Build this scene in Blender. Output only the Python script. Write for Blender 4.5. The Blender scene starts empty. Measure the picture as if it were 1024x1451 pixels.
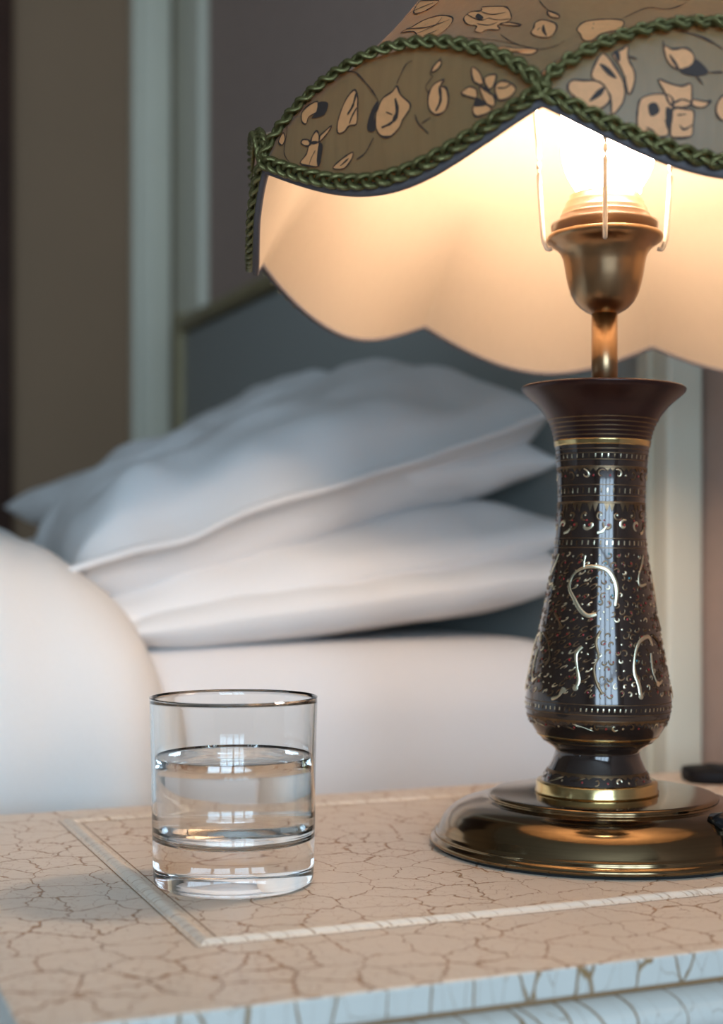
import bpy, bmesh, math, random
from mathutils import Vector, Matrix, noise
from mathutils.geometry import tessellate_polygon

sc = bpy.context.scene
COL = sc.collection
R = math.radians
PI = math.pi
TZ = 0.62            # height of the bedside table top above the floor
CAMH = 0.142         # camera height above the table top
IMG_W, IMG_H, FPX, HORIZON = 1024, 1451, 2050.0, 800.0

# ------------------------------------------------------------------ camera
cam_d = bpy.data.cameras.new('camera')
cam = bpy.data.objects.new('camera', cam_d)
COL.objects.link(cam)
cam.location = (0, 0, TZ + CAMH)
cam.rotation_euler = (R(90), 0, 0)
cam_d.sensor_fit = 'AUTO'
cam_d.sensor_width = 36.0
cam_d.lens = FPX / IMG_H * 36.0
cam_d.shift_y = (HORIZON - IMG_H / 2) / IMG_H
cam_d.clip_start = 0.02
cam_d.dof.use_dof = True
cam_d.dof.focus_distance = 0.66
cam_d.dof.aperture_fstop = 6.0
sc.camera = cam

sc.view_settings.view_transform = 'Standard'
sc.view_settings.look = 'None'
sc.view_settings.gamma = 1.0
sc.view_settings.use_curve_mapping = False
sc.view_settings.exposure = 0.12

# ------------------------------------------------------------------ frames of reference
BA = R(25.0)                       # the bed and the room stand turned by 25 degrees
EBX = Vector((math.cos(BA), math.sin(BA), 0))
EBY = Vector((-math.sin(BA), math.cos(BA), 0))
P0 = Vector((0.233, 1.10, 0))      # near front edge of the headboard


def bed(t, s, z):
    """t metres from the headboard toward the foot, s metres across the bed, z above the table top"""
    p = P0 - EBX * t + EBY * s
    return Vector((p.x, p.y, z + TZ))


TA = R(22.0)
ETX = Vector((math.cos(TA), math.sin(TA), 0))
ETY = Vector((-math.sin(TA), math.cos(TA), 0))
TO = Vector((-0.0563, 0.544, 0))   # front left corner of the raised bead on the table top


def tab(a, b, z):
    p = TO + ETX * a + ETY * b
    return Vector((p.x, p.y, z + TZ))


# room extents in bed coordinates
T_HEAD, T_FOOT, S_BACK, S_NEAR = -0.036, 3.7, 1.31, -3.1
Z_CEIL = 2.55 - TZ

# ------------------------------------------------------------------ world and daylight
world = bpy.data.worlds.new('world')
sc.world = world
world.use_nodes = True
bg = world.node_tree.nodes['Background']
bg.inputs['Color'].default_value = (0.55, 0.72, 0.95, 1)
bg.inputs['Strength'].default_value = 1.0

WIN_T, WIN_W, WIN_Z0, WIN_Z1 = 1.45, 2.1, 0.05, 1.62    # the window in the wall behind the camera (z above table)
win_l = bpy.data.lights.new('window_daylight', 'AREA')
win_l.shape = 'RECTANGLE'
win_l.size = WIN_W
win_l.size_y = WIN_Z1 - WIN_Z0
win_l.color = (0.55, 0.785, 1.0)
win_l.energy = 96.0
win_o = bpy.data.objects.new('window_daylight', win_l)
COL.objects.link(win_o)
win_o.location = bed(WIN_T, S_NEAR - 0.12, (WIN_Z0 + WIN_Z1) / 2)
win_o.rotation_euler = (R(90), 0, BA)       # shines along the +s direction, into the room

BULB_STRENGTH = 100.0

# ------------------------------------------------------------------ material helpers


def new_mat(name):
    m = bpy.data.materials.new(name)
    m.use_nodes = True
    nt = m.node_tree
    return m, nt, nt.nodes['Principled BSDF']


def simple(name, col, rough=0.5, metal=0.0, spec=0.5, bump=None, var=0.0, scale=20.0, sheen=0.0, coat=0.0):
    m, nt, b = new_mat(name)
    b.inputs['Base Color'].default_value = (*col, 1)
    b.inputs['Roughness'].default_value = rough
    b.inputs['Metallic'].default_value = metal
    b.inputs['Specular IOR Level'].default_value = spec
    b.inputs['Sheen Weight'].default_value = sheen
    b.inputs['Coat Weight'].default_value = coat
    tc = nt.nodes.new('ShaderNodeTexCoord')
    nz = nt.nodes.new('ShaderNodeTexNoise')
    nz.inputs['Scale'].default_value = scale
    nz.inputs['Detail'].default_value = 4
    nt.links.new(tc.outputs['Object'], nz.inputs['Vector'])
    if var > 0:
        mx = nt.nodes.new('ShaderNodeMix')
        mx.data_type = 'RGBA'
        mx.inputs[6].default_value = (*[c * (1 - var) for c in col], 1)
        mx.inputs[7].default_value = (*[min(1, c * (1 + var)) for c in col], 1)
        nt.links.new(nz.outputs['Fac'], mx.inputs[0])
        nt.links.new(mx.outputs[2], b.inputs['Base Color'])
    if bump:
        bp = nt.nodes.new('ShaderNodeBump')
        bp.inputs['Strength'].default_value = bump
        bp.inputs['Distance'].default_value = 0.002
        nt.links.new(nz.outputs['Fac'], bp.inputs['Height'])
        nt.links.new(bp.outputs['Normal'], b.inputs['Normal'])
    return m


def math_node(nt, op, a, b=None, c=None, clamp=False):
    n = nt.nodes.new('ShaderNodeMath')
    n.operation = op
    n.use_clamp = clamp
    for i, v in enumerate((a, b, c)):
        if v is None:
            continue
        if isinstance(v, (int, float)):
            n.inputs[i].default_value = v
        else:
            nt.links.new(v, n.inputs[i])
    return n.outputs[0]


def smooth_lt(nt, v, lo, hi):
    """1 where v < lo, 0 where v > hi"""
    n = nt.nodes.new('ShaderNodeMapRange')
    n.interpolation_type = 'SMOOTHSTEP'
    n.inputs['To Min'].default_value = 1
    n.inputs['To Max'].default_value = 0
    nt.links.new(v, n.inputs['Value'])
    for key, val in (('From Min', lo), ('From Max', hi)):
        if isinstance(val, (int, float)):
            n.inputs[key].default_value = val
        else:
            nt.links.new(val, n.inputs[key])
    return n.outputs[0]


def crackle(name, base, crack, edge=None, s1=34.0, s2=92.0, w1=0.017, fine=0.7):
    """crackle glaze; edge = None: laid out on the table top; edge = k: along the mouldings, heights scaled by k"""
    m, nt, b = new_mat(name)
    L = nt.links.new
    tc = nt.nodes.new('ShaderNodeTexCoord')
    mp = nt.nodes.new('ShaderNodeCombineXYZ')
    sp = nt.nodes.new('ShaderNodeSeparateXYZ')
    L(tc.outputs['Object'], sp.inputs[0])
    if edge is None:
        L(sp.outputs['X'], mp.inputs['X']); L(sp.outputs['Y'], mp.inputs['Y'])
    else:
        L(math_node(nt, 'ADD', sp.outputs['X'], sp.outputs['Y']), mp.inputs['X'])
        L(math_node(nt, 'MULTIPLY', sp.outputs['Z'], edge), mp.inputs['Y'])
    nz = nt.nodes.new('ShaderNodeTexNoise')
    nz.inputs['Scale'].default_value = 130
    nz.inputs['Detail'].default_value = 6
    L(mp.outputs[0], nz.inputs['Vector'])
    sub = nt.nodes.new('ShaderNodeVectorMath'); sub.operation = 'SUBTRACT'
    L(nz.outputs['Color'], sub.inputs[0]); sub.inputs[1].default_value = (.5, .5, .5)
    scl = nt.nodes.new('ShaderNodeVectorMath'); scl.operation = 'SCALE'
    L(sub.outputs[0], scl.inputs[0]); scl.inputs['Scale'].default_value = 0.011 if edge is None else 0.004
    add = nt.nodes.new('ShaderNodeVectorMath'); add.operation = 'ADD'
    L(mp.outputs[0], add.inputs[0]); L(scl.outputs[0], add.inputs[1])
    big = nt.nodes.new('ShaderNodeTexNoise')
    big.inputs['Scale'].default_value = 16
    big.inputs['Detail'].default_value = 3
    L(mp.outputs[0], big.inputs['Vector'])
    out = []
    for sca, wid, lo in ((s1, w1, 0.30), (s2, w1 * 0.9, 0.40)):
        v = nt.nodes.new('ShaderNodeTexVoronoi')
        v.voronoi_dimensions = '2D'
        v.feature = 'DISTANCE_TO_EDGE'
        v.inputs['Scale'].default_value = sca
        L(add.outputs[0], v.inputs['Vector'])
        k = nt.nodes.new('ShaderNodeMapRange')
        k.inputs['From Min'].default_value = lo
        k.inputs['From Max'].default_value = lo + 0.32
        k.inputs['To Min'].default_value = 0.0
        k.inputs['To Max'].default_value = wid * 1.7
        L(big.outputs['Fac'], k.inputs['Value'])
        hi = math_node(nt, 'ADD', k.outputs[0], 0.006)
        out.append(smooth_lt(nt, v.outputs['Distance'], math_node(nt, 'MULTIPLY', k.outputs[0], 0.35), hi))
    f2 = math_node(nt, 'MULTIPLY', out[1], fine)
    cr = math_node(nt, 'MAXIMUM', out[0], f2)
    # paint: soft cloudiness
    cl = nt.nodes.new('ShaderNodeMix'); cl.data_type = 'RGBA'
    cl.inputs[6].default_value = (*[c * 0.93 for c in base], 1)
    cl.inputs[7].default_value = (*[min(1, c * 1.05) for c in base], 1)
    L(big.outputs['Fac'], cl.inputs[0])
    # cracks: brown, darker and lighter by place
    cc = nt.nodes.new('ShaderNodeMix'); cc.data_type = 'RGBA'
    cc.inputs[6].default_value = (*[c * 0.7 for c in crack], 1)
    cc.inputs[7].default_value = (*[min(1, c * 1.3) for c in crack], 1)
    L(nz.outputs['Fac'], cc.inputs[0])
    mx = nt.nodes.new('ShaderNodeMix'); mx.data_type = 'RGBA'
    L(math_node(nt, 'MULTIPLY', cr, 0.95), mx.inputs[0])
    L(cl.outputs[2], mx.inputs[6]); L(cc.outputs[2], mx.inputs[7])
    L(mx.outputs[2], b.inputs['Base Color'])
    b.inputs['Roughness'].default_value = 0.42
    b.inputs['Specular IOR Level'].default_value = 0.4
    bp = nt.nodes.new('ShaderNodeBump')
    bp.invert = True
    bp.inputs['Strength'].default_value = 0.6
    bp.inputs['Distance'].default_value = 0.0008
    L(cr, bp.inputs['Height'])
    L(bp.outputs['Normal'], b.inputs['Normal'])
    return m


def cloth(name, col, scale=900, bump=0.15, translucent=0.0, trans_col=None, rough=0.85, streak=None, sheen=0.0, spec=0.2, var=0.08):
    m, nt, b = new_mat(name)
    L = nt.links.new
    tc = nt.nodes.new('ShaderNodeTexCoord')
    mp = nt.nodes.new('ShaderNodeMapping')
    mp.inputs['Scale'].default_value = streak or (1, 1, 1)
    L(tc.outputs['Object'], mp.inputs['Vector'])
    nz = nt.nodes.new('ShaderNodeTexNoise')
    nz.inputs['Scale'].default_value = scale
    nz.inputs['Detail'].default_value = 3
    L(mp.outputs[0], nz.inputs['Vector'])
    mx = nt.nodes.new('ShaderNodeMix'); mx.data_type = 'RGBA'
    mx.inputs[6].default_value = (*[c * (1 - var) for c in col], 1)
    mx.inputs[7].default_value = (*[min(1, c * (1 + var)) for c in col], 1)
    L(nz.outputs['Fac'], mx.inputs[0])
    L(mx.outputs[2], b.inputs['Base Color'])
    b.inputs['Roughness'].default_value = rough
    b.inputs['Specular IOR Level'].default_value = spec
    b.inputs['Sheen Weight'].default_value = sheen
    bp = nt.nodes.new('ShaderNodeBump')
    bp.inputs['Strength'].default_value = bump
    bp.inputs['Distance'].default_value = 0.0005
    L(nz.outputs['Fac'], bp.inputs['Height'])
    L(bp.outputs['Normal'], b.inputs['Normal'])
    if translucent > 0:
        tr = nt.nodes.new('ShaderNodeBsdfTranslucent')
        tr.inputs['Color'].default_value = (*(trans_col or col), 1)
        ms = nt.nodes.new('ShaderNodeMixShader')
        ms.inputs[0].default_value = translucent
        L(b.outputs[0], ms.inputs[1]); L(tr.outputs[0], ms.inputs[2])
        L(ms.outputs[0], nt.nodes['Material Output'].inputs['Surface'])
    return m


def brushed(name, col, rough=0.28, streak=(6, 6, 900), var=0.25):
    """metal turned on a lathe: fine rings and a slightly uneven patina"""
    m, nt, b = new_mat(name)
    L = nt.links.new
    b.inputs['Metallic'].default_value = 1.0
    tc = nt.nodes.new('ShaderNodeTexCoord')
    mp = nt.nodes.new('ShaderNodeMapping')
    mp.inputs['Scale'].default_value = streak
    L(tc.outputs['Object'], mp.inputs['Vector'])
    nz = nt.nodes.new('ShaderNodeTexNoise')
    nz.inputs['Scale'].default_value = 1.0
    nz.inputs['Detail'].default_value = 3
    L(mp.outputs[0], nz.inputs['Vector'])
    mx = nt.nodes.new('ShaderNodeMix'); mx.data_type = 'RGBA'
    mx.inputs[6].default_value = (*[c * (1 - var) for c in col], 1)
    mx.inputs[7].default_value = (*[min(1, c * (1 + var)) for c in col], 1)
    L(nz.outputs['Fac'], mx.inputs[0])
    L(mx.outputs[2], b.inputs['Base Color'])
    b.inputs['Roughness'].default_value = rough
    return m


M = {}
M['table_paint'] = crackle('table_paint', (0.80, 0.68, 0.56), (0.40, 0.19, 0.07), s1=46, s2=125, w1=0.022, fine=0.8)
M['edge_paint'] = crackle('edge_paint', (0.74, 0.72, 0.66), (0.34, 0.19, 0.07), edge=0.30, s1=62, s2=140, w1=0.026, fine=0.5)
M['bead_paint'] = crackle('bead_paint', (0.84, 0.73, 0.61), (0.50, 0.33, 0.20), edge=0.1, s1=120, s2=240, w1=0.03, fine=0.5)
M['groove_paint'] = simple('groove_paint', (0.33, 0.19, 0.09), 0.6, var=0.2)
M['wood_dark'] = simple('wood_dark', (0.05, 0.022, 0.014), 0.4, var=0.4, scale=9)
M['linen_white'] = cloth('linen_white', (0.80, 0.78, 0.77), scale=1400, bump=0.08)
M['duvet_white'] = cloth('duvet_white', (0.82, 0.79, 0.76), scale=1400, bump=0.08)
M['sheet_white'] = cloth('sheet_white', (0.80, 0.77, 0.76), scale=1400, bump=0.08)
M['headboard_fabric'] = cloth('headboard_fabric', (0.36, 0.36, 0.335), scale=500, bump=0.2)
M['rail_gilt'] = simple('rail_gilt', (0.30, 0.235, 0.12), 0.45, spec=0.5, var=0.2)
M['cream_paint'] = simple('cream_paint', (0.62, 0.565, 0.445), 0.45, var=0.06, scale=6)
M['head_wall'] = cloth('head_wall', (0.40, 0.285, 0.235), scale=60, bump=0.05, rough=0.9)
M['taupe_wall'] = simple('taupe_wall', (0.255, 0.155, 0.088), 0.8, var=0.08, scale=4)
M['plain_wall'] = simple('plain_wall', (0.34, 0.29, 0.25), 0.85, var=0.05, scale=4)
M['ceiling'] = simple('ceiling_paint', (0.55, 0.52, 0.48), 0.9, var=0.03, scale=3)
M['carpet'] = simple('carpet', (0.25, 0.19, 0.15), 0.95, var=0.25, scale=300, bump=0.5)
M['window_white'] = simple('window_white', (0.75, 0.75, 0.72), 0.4, var=0.03)
M['lacquer'] = brushed('vase_lacquer', (0.035, 0.022, 0.018), rough=0.13, streak=(30, 30, 500), var=0.35)
M['lacquer'].node_tree.nodes['Principled BSDF'].inputs['Metallic'].default_value = 0.35
M['lacquer'].node_tree.nodes['Principled BSDF'].inputs['Coat Weight'].default_value = 0.7
M['lacquer'].node_tree.nodes['Principled BSDF'].inputs['Coat Roughness'].default_value = 0.03
M['lacquer_red'] = brushed('vase_lacquer_maroon', (0.030, 0.011, 0.010), rough=0.28, streak=(30, 30, 700), var=0.3)
M['lacquer_red'].node_tree.nodes['Principled BSDF'].inputs['Metallic'].default_value = 0.4
M['brass_base'] = brushed('antique_brass', (0.24, 0.165, 0.09), rough=0.13, streak=(10, 10, 700))
M['brass_cup'] = brushed('brushed_brass', (0.42, 0.265, 0.145), rough=0.30, streak=(90, 90, 4))
M['brass_bright'] = brushed('polished_brass', (0.70, 0.52, 0.24), rough=0.18, streak=(10, 10, 600), var=0.1)
M['engraved_gold'] = brushed('engraved_gold', (0.20, 0.135, 0.08), rough=0.38, streak=(200, 200, 200), var=0.5)
M['engraved_pale'] = brushed('engraved_pale', (0.85, 0.76, 0.55), rough=0.32, streak=(200, 200, 200), var=0.2)
M['enamel_red'] = simple('enamel_red', (0.30, 0.03, 0.03), 0.25)
M['enamel_blue'] = simple('enamel_blue', (0.05, 0.25, 0.32), 0.25)
M['felt_black'] = simple('felt_black', (0.012, 0.012, 0.012), 0.9)
M['bakelite'] = simple('socket_bakelite', (0.20, 0.11, 0.055), 0.34, var=0.1)
M['wire_white'] = simple('wire_white', (0.85, 0.80, 0.72), 0.35)
M['cable_black'] = simple('cable_black', (0.012, 0.013, 0.015), 0.22)
M['remote_black'] = simple('remote_black', (0.010, 0.008, 0.008), 0.6, spec=0.15)
M['remote_key'] = simple('remote_key', (0.02, 0.02, 0.02), 0.6, spec=0.2)
M['shade_silk'] = cloth('shade_silk', (0.185, 0.134, 0.060), scale=260, bump=0.25, rough=0.46, streak=(1, 1, 0.12), spec=0.55, sheen=0.15, translucent=0.12, trans_col=(0.50, 0.31, 0.10), var=0.22)
M['lining'] = cloth('shade_lining', (0.46, 0.39, 0.315), scale=300, bump=0.1, rough=0.9, streak=(1, 1, 0.1), translucent=0.36, trans_col=(0.80, 0.55, 0.32), var=0.05)
M['binding'] = cloth('shade_binding', (0.13, 0.115, 0.12), scale=700, bump=0.2)
M['motif_peach'] = cloth('motif_peach', (0.86, 0.39, 0.16), scale=420, bump=0.2, rough=0.5, spec=0.4, translucent=0.15, trans_col=(0.85, 0.45, 0.2), var=0.15)
M['motif_dark'] = cloth('motif_dark', (0.055, 0.038, 0.032), scale=420, bump=0.2, rough=0.6)


def braid_mat():
    m, nt, b = new_mat('braid_green')
    L = nt.links.new
    uv = nt.nodes.new('ShaderNodeUVMap')
    mp = nt.nodes.new('ShaderNodeMapping')
    mp.inputs['Rotation'].default_value = (0, 0, R(35))
    L(uv.outputs[0], mp.inputs['Vector'])
    wv = nt.nodes.new('ShaderNodeTexWave')
    wv.inputs['Scale'].default_value = 0.9
    wv.inputs['Distortion'].default_value = 0.4
    L(mp.outputs[0], wv.inputs['Vector'])
    mx = nt.nodes.new('ShaderNodeMix'); mx.data_type = 'RGBA'
    mx.inputs[6].default_value = (0.030, 0.030, 0.012, 1)
    mx.inputs[7].default_value = (0.36, 0.32, 0.12, 1)
    L(wv.outputs['Fac'], mx.inputs[0])
    L(mx.outputs[2], b.inputs['Base Color'])
    b.inputs['Roughness'].default_value = 0.26
    b.inputs['Metallic'].default_value = 0.7
    bp = nt.nodes.new('ShaderNodeBump')
    bp.inputs['Strength'].default_value = 0.5
    bp.inputs['Distance'].default_value = 0.0004
    L(wv.outputs['Fac'], bp.inputs['Height'])
    L(bp.outputs['Normal'], b.inputs['Normal'])
    return m


M['braid'] = braid_mat()


def glass_mat(name, ior, col=(1, 1, 1)):
    m, nt, b = new_mat(name)
    b.inputs['Base Color'].default_value = (*col, 1)
    b.inputs['Roughness'].default_value = 0.0
    b.inputs['IOR'].default_value = ior
    b.inputs['Transmission Weight'].default_value = 1.0
    return m


M['glass'] = glass_mat('clear_glass', 1.5, (0.985, 0.995, 0.99))
M['water'] = glass_mat('water', 1.333)


def bulb_mat():
    m, nt, b = new_mat('bulb_glow')
    b.inputs['Base Color'].default_value = (0.9, 0.9, 0.9, 1)
    b.inputs['Emission Color'].default_value = (1.0, 0.75, 0.53, 1)
    b.inputs['Emission Strength'].default_value = BULB_STRENGTH
    return m


M['bulb'] = bulb_mat()

# ------------------------------------------------------------------ mesh helpers


def mesh_obj(name, verts, faces, mat, parent=None, smooth=True, loc=None):
    me = bpy.data.meshes.new(name)
    me.from_pydata([tuple(v) for v in verts], [], faces)
    me.update()
    bm = bmesh.new(); bm.from_mesh(me)
    bmesh.ops.recalc_face_normals(bm, faces=bm.faces)
    bm.to_mesh(me); bm.free()
    if smooth:
        for p in me.polygons:
            p.use_smooth = True
    for mm in (mat if isinstance(mat, (list, tuple)) else [mat]):
        me.materials.append(mm)
    o = bpy.data.objects.new(name, me)
    COL.objects.link(o)
    if parent is not None:
        o.parent = parent
    if loc is not None:
        o.location = loc
    return o


def tag(o, label=None, cat=None, group=None, kind=None):
    if label: o['label'] = label
    if cat: o['category'] = cat
    if group: o['group'] = group
    if kind: o['kind'] = kind
    return o


def empty(name, loc=(0, 0, 0), rz=0.0):
    o = bpy.data.objects.new(name, None)
    COL.objects.link(o)
    o.location = loc
    o.rotation_euler = (0, 0, rz)
    o.empty_display_size = 0.05
    return o


def box_vf(x0, x1, y0, y1, z0, z1, base=0):
    v = [(x0, y0, z0), (x1, y0, z0), (x1, y1, z0), (x0, y1, z0), (x0, y0, z1), (x1, y0, z1), (x1, y1, z1), (x0, y1, z1)]
    f = [(0, 3, 2, 1), (4, 5, 6, 7), (0, 1, 5, 4), (1, 2, 6, 5), (2, 3, 7, 6), (3, 0, 4, 7)]
    return v, [tuple(i + base for i in q) for q in f]


def boxes(name, lst, mat, parent=None, bevel=0.0, loc=None, seg=2):
    v, f = [], []
    for b in lst:
        vv, ff = box_vf(*b, base=len(v)); v += vv; f += ff
    o = mesh_obj(name, v, f, mat, parent, smooth=False, loc=loc)
    if bevel > 0:
        md = o.modifiers.new('bevel', 'BEVEL'); md.width = bevel; md.segments = seg; md.limit_method = 'ANGLE'
        for p in o.data.polygons: p.use_smooth = True
    return o


def lathe(name, prof, mat, parent=None, n=96, closed=False, loc=None, smooth=True, solid=True):
    """prof: list of (r, z); r == 0 makes a pole"""
    v, f, rings = [], [], []
    for r, z in prof:
        if r <= 1e-7:
            rings.append([len(v)]); v.append((0, 0, z))
        else:
            rings.append(list(range(len(v), len(v) + n)))
            v += [(r * math.cos(2 * PI * k / n), r * math.sin(2 * PI * k / n), z) for k in range(n)]
    pairs = list(zip(rings, rings[1:]))
    if closed: pairs.append((rings[-1], rings[0]))
    for a, b in pairs:
        if len(a) == 1 and len(b) == 1: continue
        for k in range(n):
            k2 = (k + 1) % n
            if len(a) == 1: f.append((a[0], b[k], b[k2]))
            elif len(b) == 1: f.append((a[k], b[0], a[k2]))
            else: f.append((a[k], b[k], b[k2], a[k2]))
    o = mesh_obj(name, v, f, mat, parent, smooth, loc)
    if solid:        # a closed solid: make sure its faces look outward
        bm = bmesh.new(); bm.from_mesh(o.data)
        if bm.calc_volume(signed=True) < 0: bmesh.ops.reverse_faces(bm, faces=bm.faces)
        bm.to_mesh(o.data); bm.free()
    return o


def catmull(pts, n=6, closed=False):
    out = []
    N = len(pts)
    segs = N if closed else N - 1
    for i in range(segs):
        p = [pts[(i + j - 1) % N] if closed else pts[min(max(i + j - 1, 0), N - 1)] for j in range(4)]
        for k in range(n):
            t = k / n
            out.append(tuple(0.5 * (2 * b + (c - a) * t + (2 * a - 5 * b + 4 * c - d) * t * t + (3 * b - a - 3 * c + d) * t ** 3)
                             for a, b, c, d in zip(*p)))
    if not closed: out.append(tuple(pts[-1]))
    return out


def tube_vf(path, rad, n=8, base=0, caps=True):
    """tube along a list of Vectors; rad a number or a list"""
    v, f = [], []
    N = len(path)
    up = Vector((0, 0, 1))
    for i, p in enumerate(path):
        p = Vector(p)
        t = (Vector(path[min(i + 1, N - 1)]) - Vector(path[max(i - 1, 0)])).normalized()
        a = t.cross(up)
        if a.length < 1e-4: a = t.cross(Vector((1, 0, 0)))
        a.normalize(); b = a.cross(t)
        r = rad[i] if isinstance(rad, (list, tuple)) else rad
        for k in range(n):
            an = 2 * PI * k / n
            v.append(p + a * (r * math.cos(an)) + b * (r * math.sin(an)))
    for i in range(N - 1):
        for k in range(n):
            k2 = (k + 1) % n
            f.append((base + i * n + k, base + i * n + k2, base + (i + 1) * n + k2, base + (i + 1) * n + k))
    if caps:
        f.append(tuple(base + k for k in range(n))[::-1])
        f.append(tuple(base + (N - 1) * n + k for k in range(n)))
    return v, f


def tube(name, path, rad, mat, parent=None, n=10):
    v, f = tube_vf(path, rad, n)
    return mesh_obj(name, v, f, mat, parent)


def grid_faces(nu, nv, base=0, wrap_u=False):
    f = []
    for j in range(nv - 1):
        for i in range(nu if wrap_u else nu - 1):
            i2 = (i + 1) % nu
            f.append((base + j * nu + i, base + j * nu + i2, base + (j + 1) * nu + i2, base + (j + 1) * nu + i))
    return f


# ------------------------------------------------------------------ the room
def slab(name, corners, thick_dir, mat, label=None, cat=None):
    """a wall, floor or ceiling: 4 corners plus a thickness vector"""
    c = [Vector(p) for p in corners]
    v = c + [p + thick_dir for p in c]
    f = [(0, 1, 2, 3), (7, 6, 5, 4), (0, 4, 5, 1), (1, 5, 6, 2), (2, 6, 7, 3), (3, 7, 4, 0)]
    o = mesh_obj(name, v, f, mat, smooth=False)
    return tag(o, label, cat, kind='structure')


ZF = -TZ
slab('floor', [bed(T_HEAD, S_NEAR, ZF), bed(T_FOOT, S_NEAR, ZF), bed(T_FOOT, S_BACK, ZF), bed(T_HEAD, S_BACK, ZF)], Vector((0, 0, -0.1)), M['carpet'], 'brown carpeted bedroom floor under the bed and table', 'floor')
slab('ceiling', [bed(T_HEAD, S_NEAR, Z_CEIL), bed(T_FOOT, S_NEAR, Z_CEIL), bed(T_FOOT, S_BACK, Z_CEIL), bed(T_HEAD, S_BACK, Z_CEIL)], Vector((0, 0, 0.1)), M['ceiling'], 'plain off-white bedroom ceiling', 'ceiling')
slab('wall_head', [bed(T_HEAD, S_NEAR, ZF), bed(T_HEAD, S_BACK, ZF), bed(T_HEAD, S_BACK, Z_CEIL), bed(T_HEAD, S_NEAR, Z_CEIL)], EBX * 0.12, M['head_wall'], 'mauve-brown wall behind the grey headboard', 'wall')
slab('wall_back', [bed(T_HEAD, S_BACK, ZF), bed(T_FOOT, S_BACK, ZF), bed(T_FOOT, S_BACK, Z_CEIL), bed(T_HEAD, S_BACK, Z_CEIL)], EBY * 0.12, M['taupe_wall'], 'dim taupe wall beyond the bed, left of the cream casing', 'wall')
slab('wall_foot', [bed(T_FOOT, S_NEAR, ZF), bed(T_FOOT, S_BACK, ZF), bed(T_FOOT, S_BACK, Z_CEIL), bed(T_FOOT, S_NEAR, Z_CEIL)], -EBX * 0.12, M['plain_wall'], 'plain wall facing the foot of the bed', 'wall')

# the wall with the window: four blocks round the opening, and the window with mullions
wt0, wt1 = WIN_T - WIN_W / 2, WIN_T + WIN_W / 2


def near_wall():
    v, f = [], []
    for t0, t1, z0, z1 in ((T_HEAD, wt0, ZF, Z_CEIL), (wt1, T_FOOT, ZF, Z_CEIL), (wt0, wt1, ZF, WIN_Z0), (wt0, wt1, WIN_Z1, Z_CEIL)):
        b = len(v)
        q = [bed(t0, S_NEAR, z0), bed(t1, S_NEAR, z0), bed(t1, S_NEAR, z1), bed(t0, S_NEAR, z1)]
        v += q + [p - EBY * 0.08 for p in q]
        f += [tuple(b + i for i in c) for c in ((0, 1, 2, 3), (7, 6, 5, 4), (0, 4, 5, 1), (1, 5, 6, 2), (2, 6, 7, 3), (3, 7, 4, 0))]
    o = mesh_obj('wall_near', v, f, M['plain_wall'], smooth=False)
    tag(o, 'plain wall with the tall daylight window opening', 'wall', kind='structure')


near_wall()


def obox(t0, t1, s0, s1, z0, z1):
    """a box in bed coordinates -> verts, faces"""
    q = [bed(t0, s0, z0), bed(t1, s0, z0), bed(t1, s1, z0), bed(t0, s1, z0)]
    v = q + [Vector((p.x, p.y, TZ + z1)) for p in q]
    return v, [(0, 3, 2, 1), (4, 5, 6, 7), (0, 1, 5, 4), (1, 2, 6, 5), (2, 3, 7, 6), (3, 0, 4, 7)]


def obj_box(name, b, mat, parent=None, bevel=0.0, seg=2):
    v, f = obox(*b)
    o = mesh_obj(name, v, f, mat, parent, smooth=False)
    if bevel:
        md = o.modifiers.new('bevel', 'BEVEL'); md.width = bevel; md.segments = seg
        for p in o.data.polygons: p.use_smooth = True
    return o


win = obj_box('window_1', (wt0, wt1, S_NEAR - 0.06, S_NEAR + 0.01, WIN_Z0 - 0.03, WIN_Z0 + 0.03), M['window_white'], bevel=0.004)
tag(win, 'white framed window behind the camera with slender mullions', 'window', kind='structure')
for b in ((wt0, wt1, S_NEAR - 0.06, S_NEAR + 0.01, WIN_Z1 - 0.04, WIN_Z1 + 0.02),
          (wt0 - 0.02, wt0 + 0.04, S_NEAR - 0.06, S_NEAR + 0.01, WIN_Z0, WIN_Z1),
          (wt1 - 0.04, wt1 + 0.02, S_NEAR - 0.06, S_NEAR + 0.01, WIN_Z0, WIN_Z1)):
    obj_box('window_frame', b, M['window_white'], win, bevel=0.004)
for k in (1, 2, 3):
    tt = wt0 + WIN_W * k / 4
    hw = 0.06 if k == 2 else 0.035
    obj_box('mullion', (tt - hw, tt + hw, S_NEAR - 0.05, S_NEAR, WIN_Z0, WIN_Z1), M['window_white'], win, bevel=0.004)
obj_box('transom', (wt0, wt1, S_NEAR - 0.05, S_NEAR, 0.95, 1.0), M['window_white'], win, bevel=0.004)

# cream casing on the far wall, corner stile on the head wall, dark door on the left
cas = obj_box('trim_1', (-0.016, 0.048, S_BACK - 0.022, S_BACK, ZF, Z_CEIL), M['cream_paint'], bevel=0.006)
tag(cas, 'cream painted upright casing on the far wall beside the corner', 'trim', kind='structure')
obj_box('casing_bead', (0.036, 0.050, S_BACK - 0.030, S_BACK - 0.018, ZF, Z_CEIL), M['cream_paint'], cas, bevel=0.004)
sti = obj_box('trim_2', (T_HEAD, T_HEAD + 0.018, 1.165, S_BACK - 0.02, ZF, Z_CEIL), M['cream_paint'], bevel=0.006)
tag(sti, 'cream upright stile on the head wall above the headboard end', 'trim', kind='structure')
door = obj_box('door_1', (0.235, 1.05, S_BACK - 0.035, S_BACK - 0.0005, ZF, 1.48), M['wood_dark'], bevel=0.004)
tag(door, 'very dark brown wooden door on the taupe far wall', 'door', kind='structure')
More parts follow.
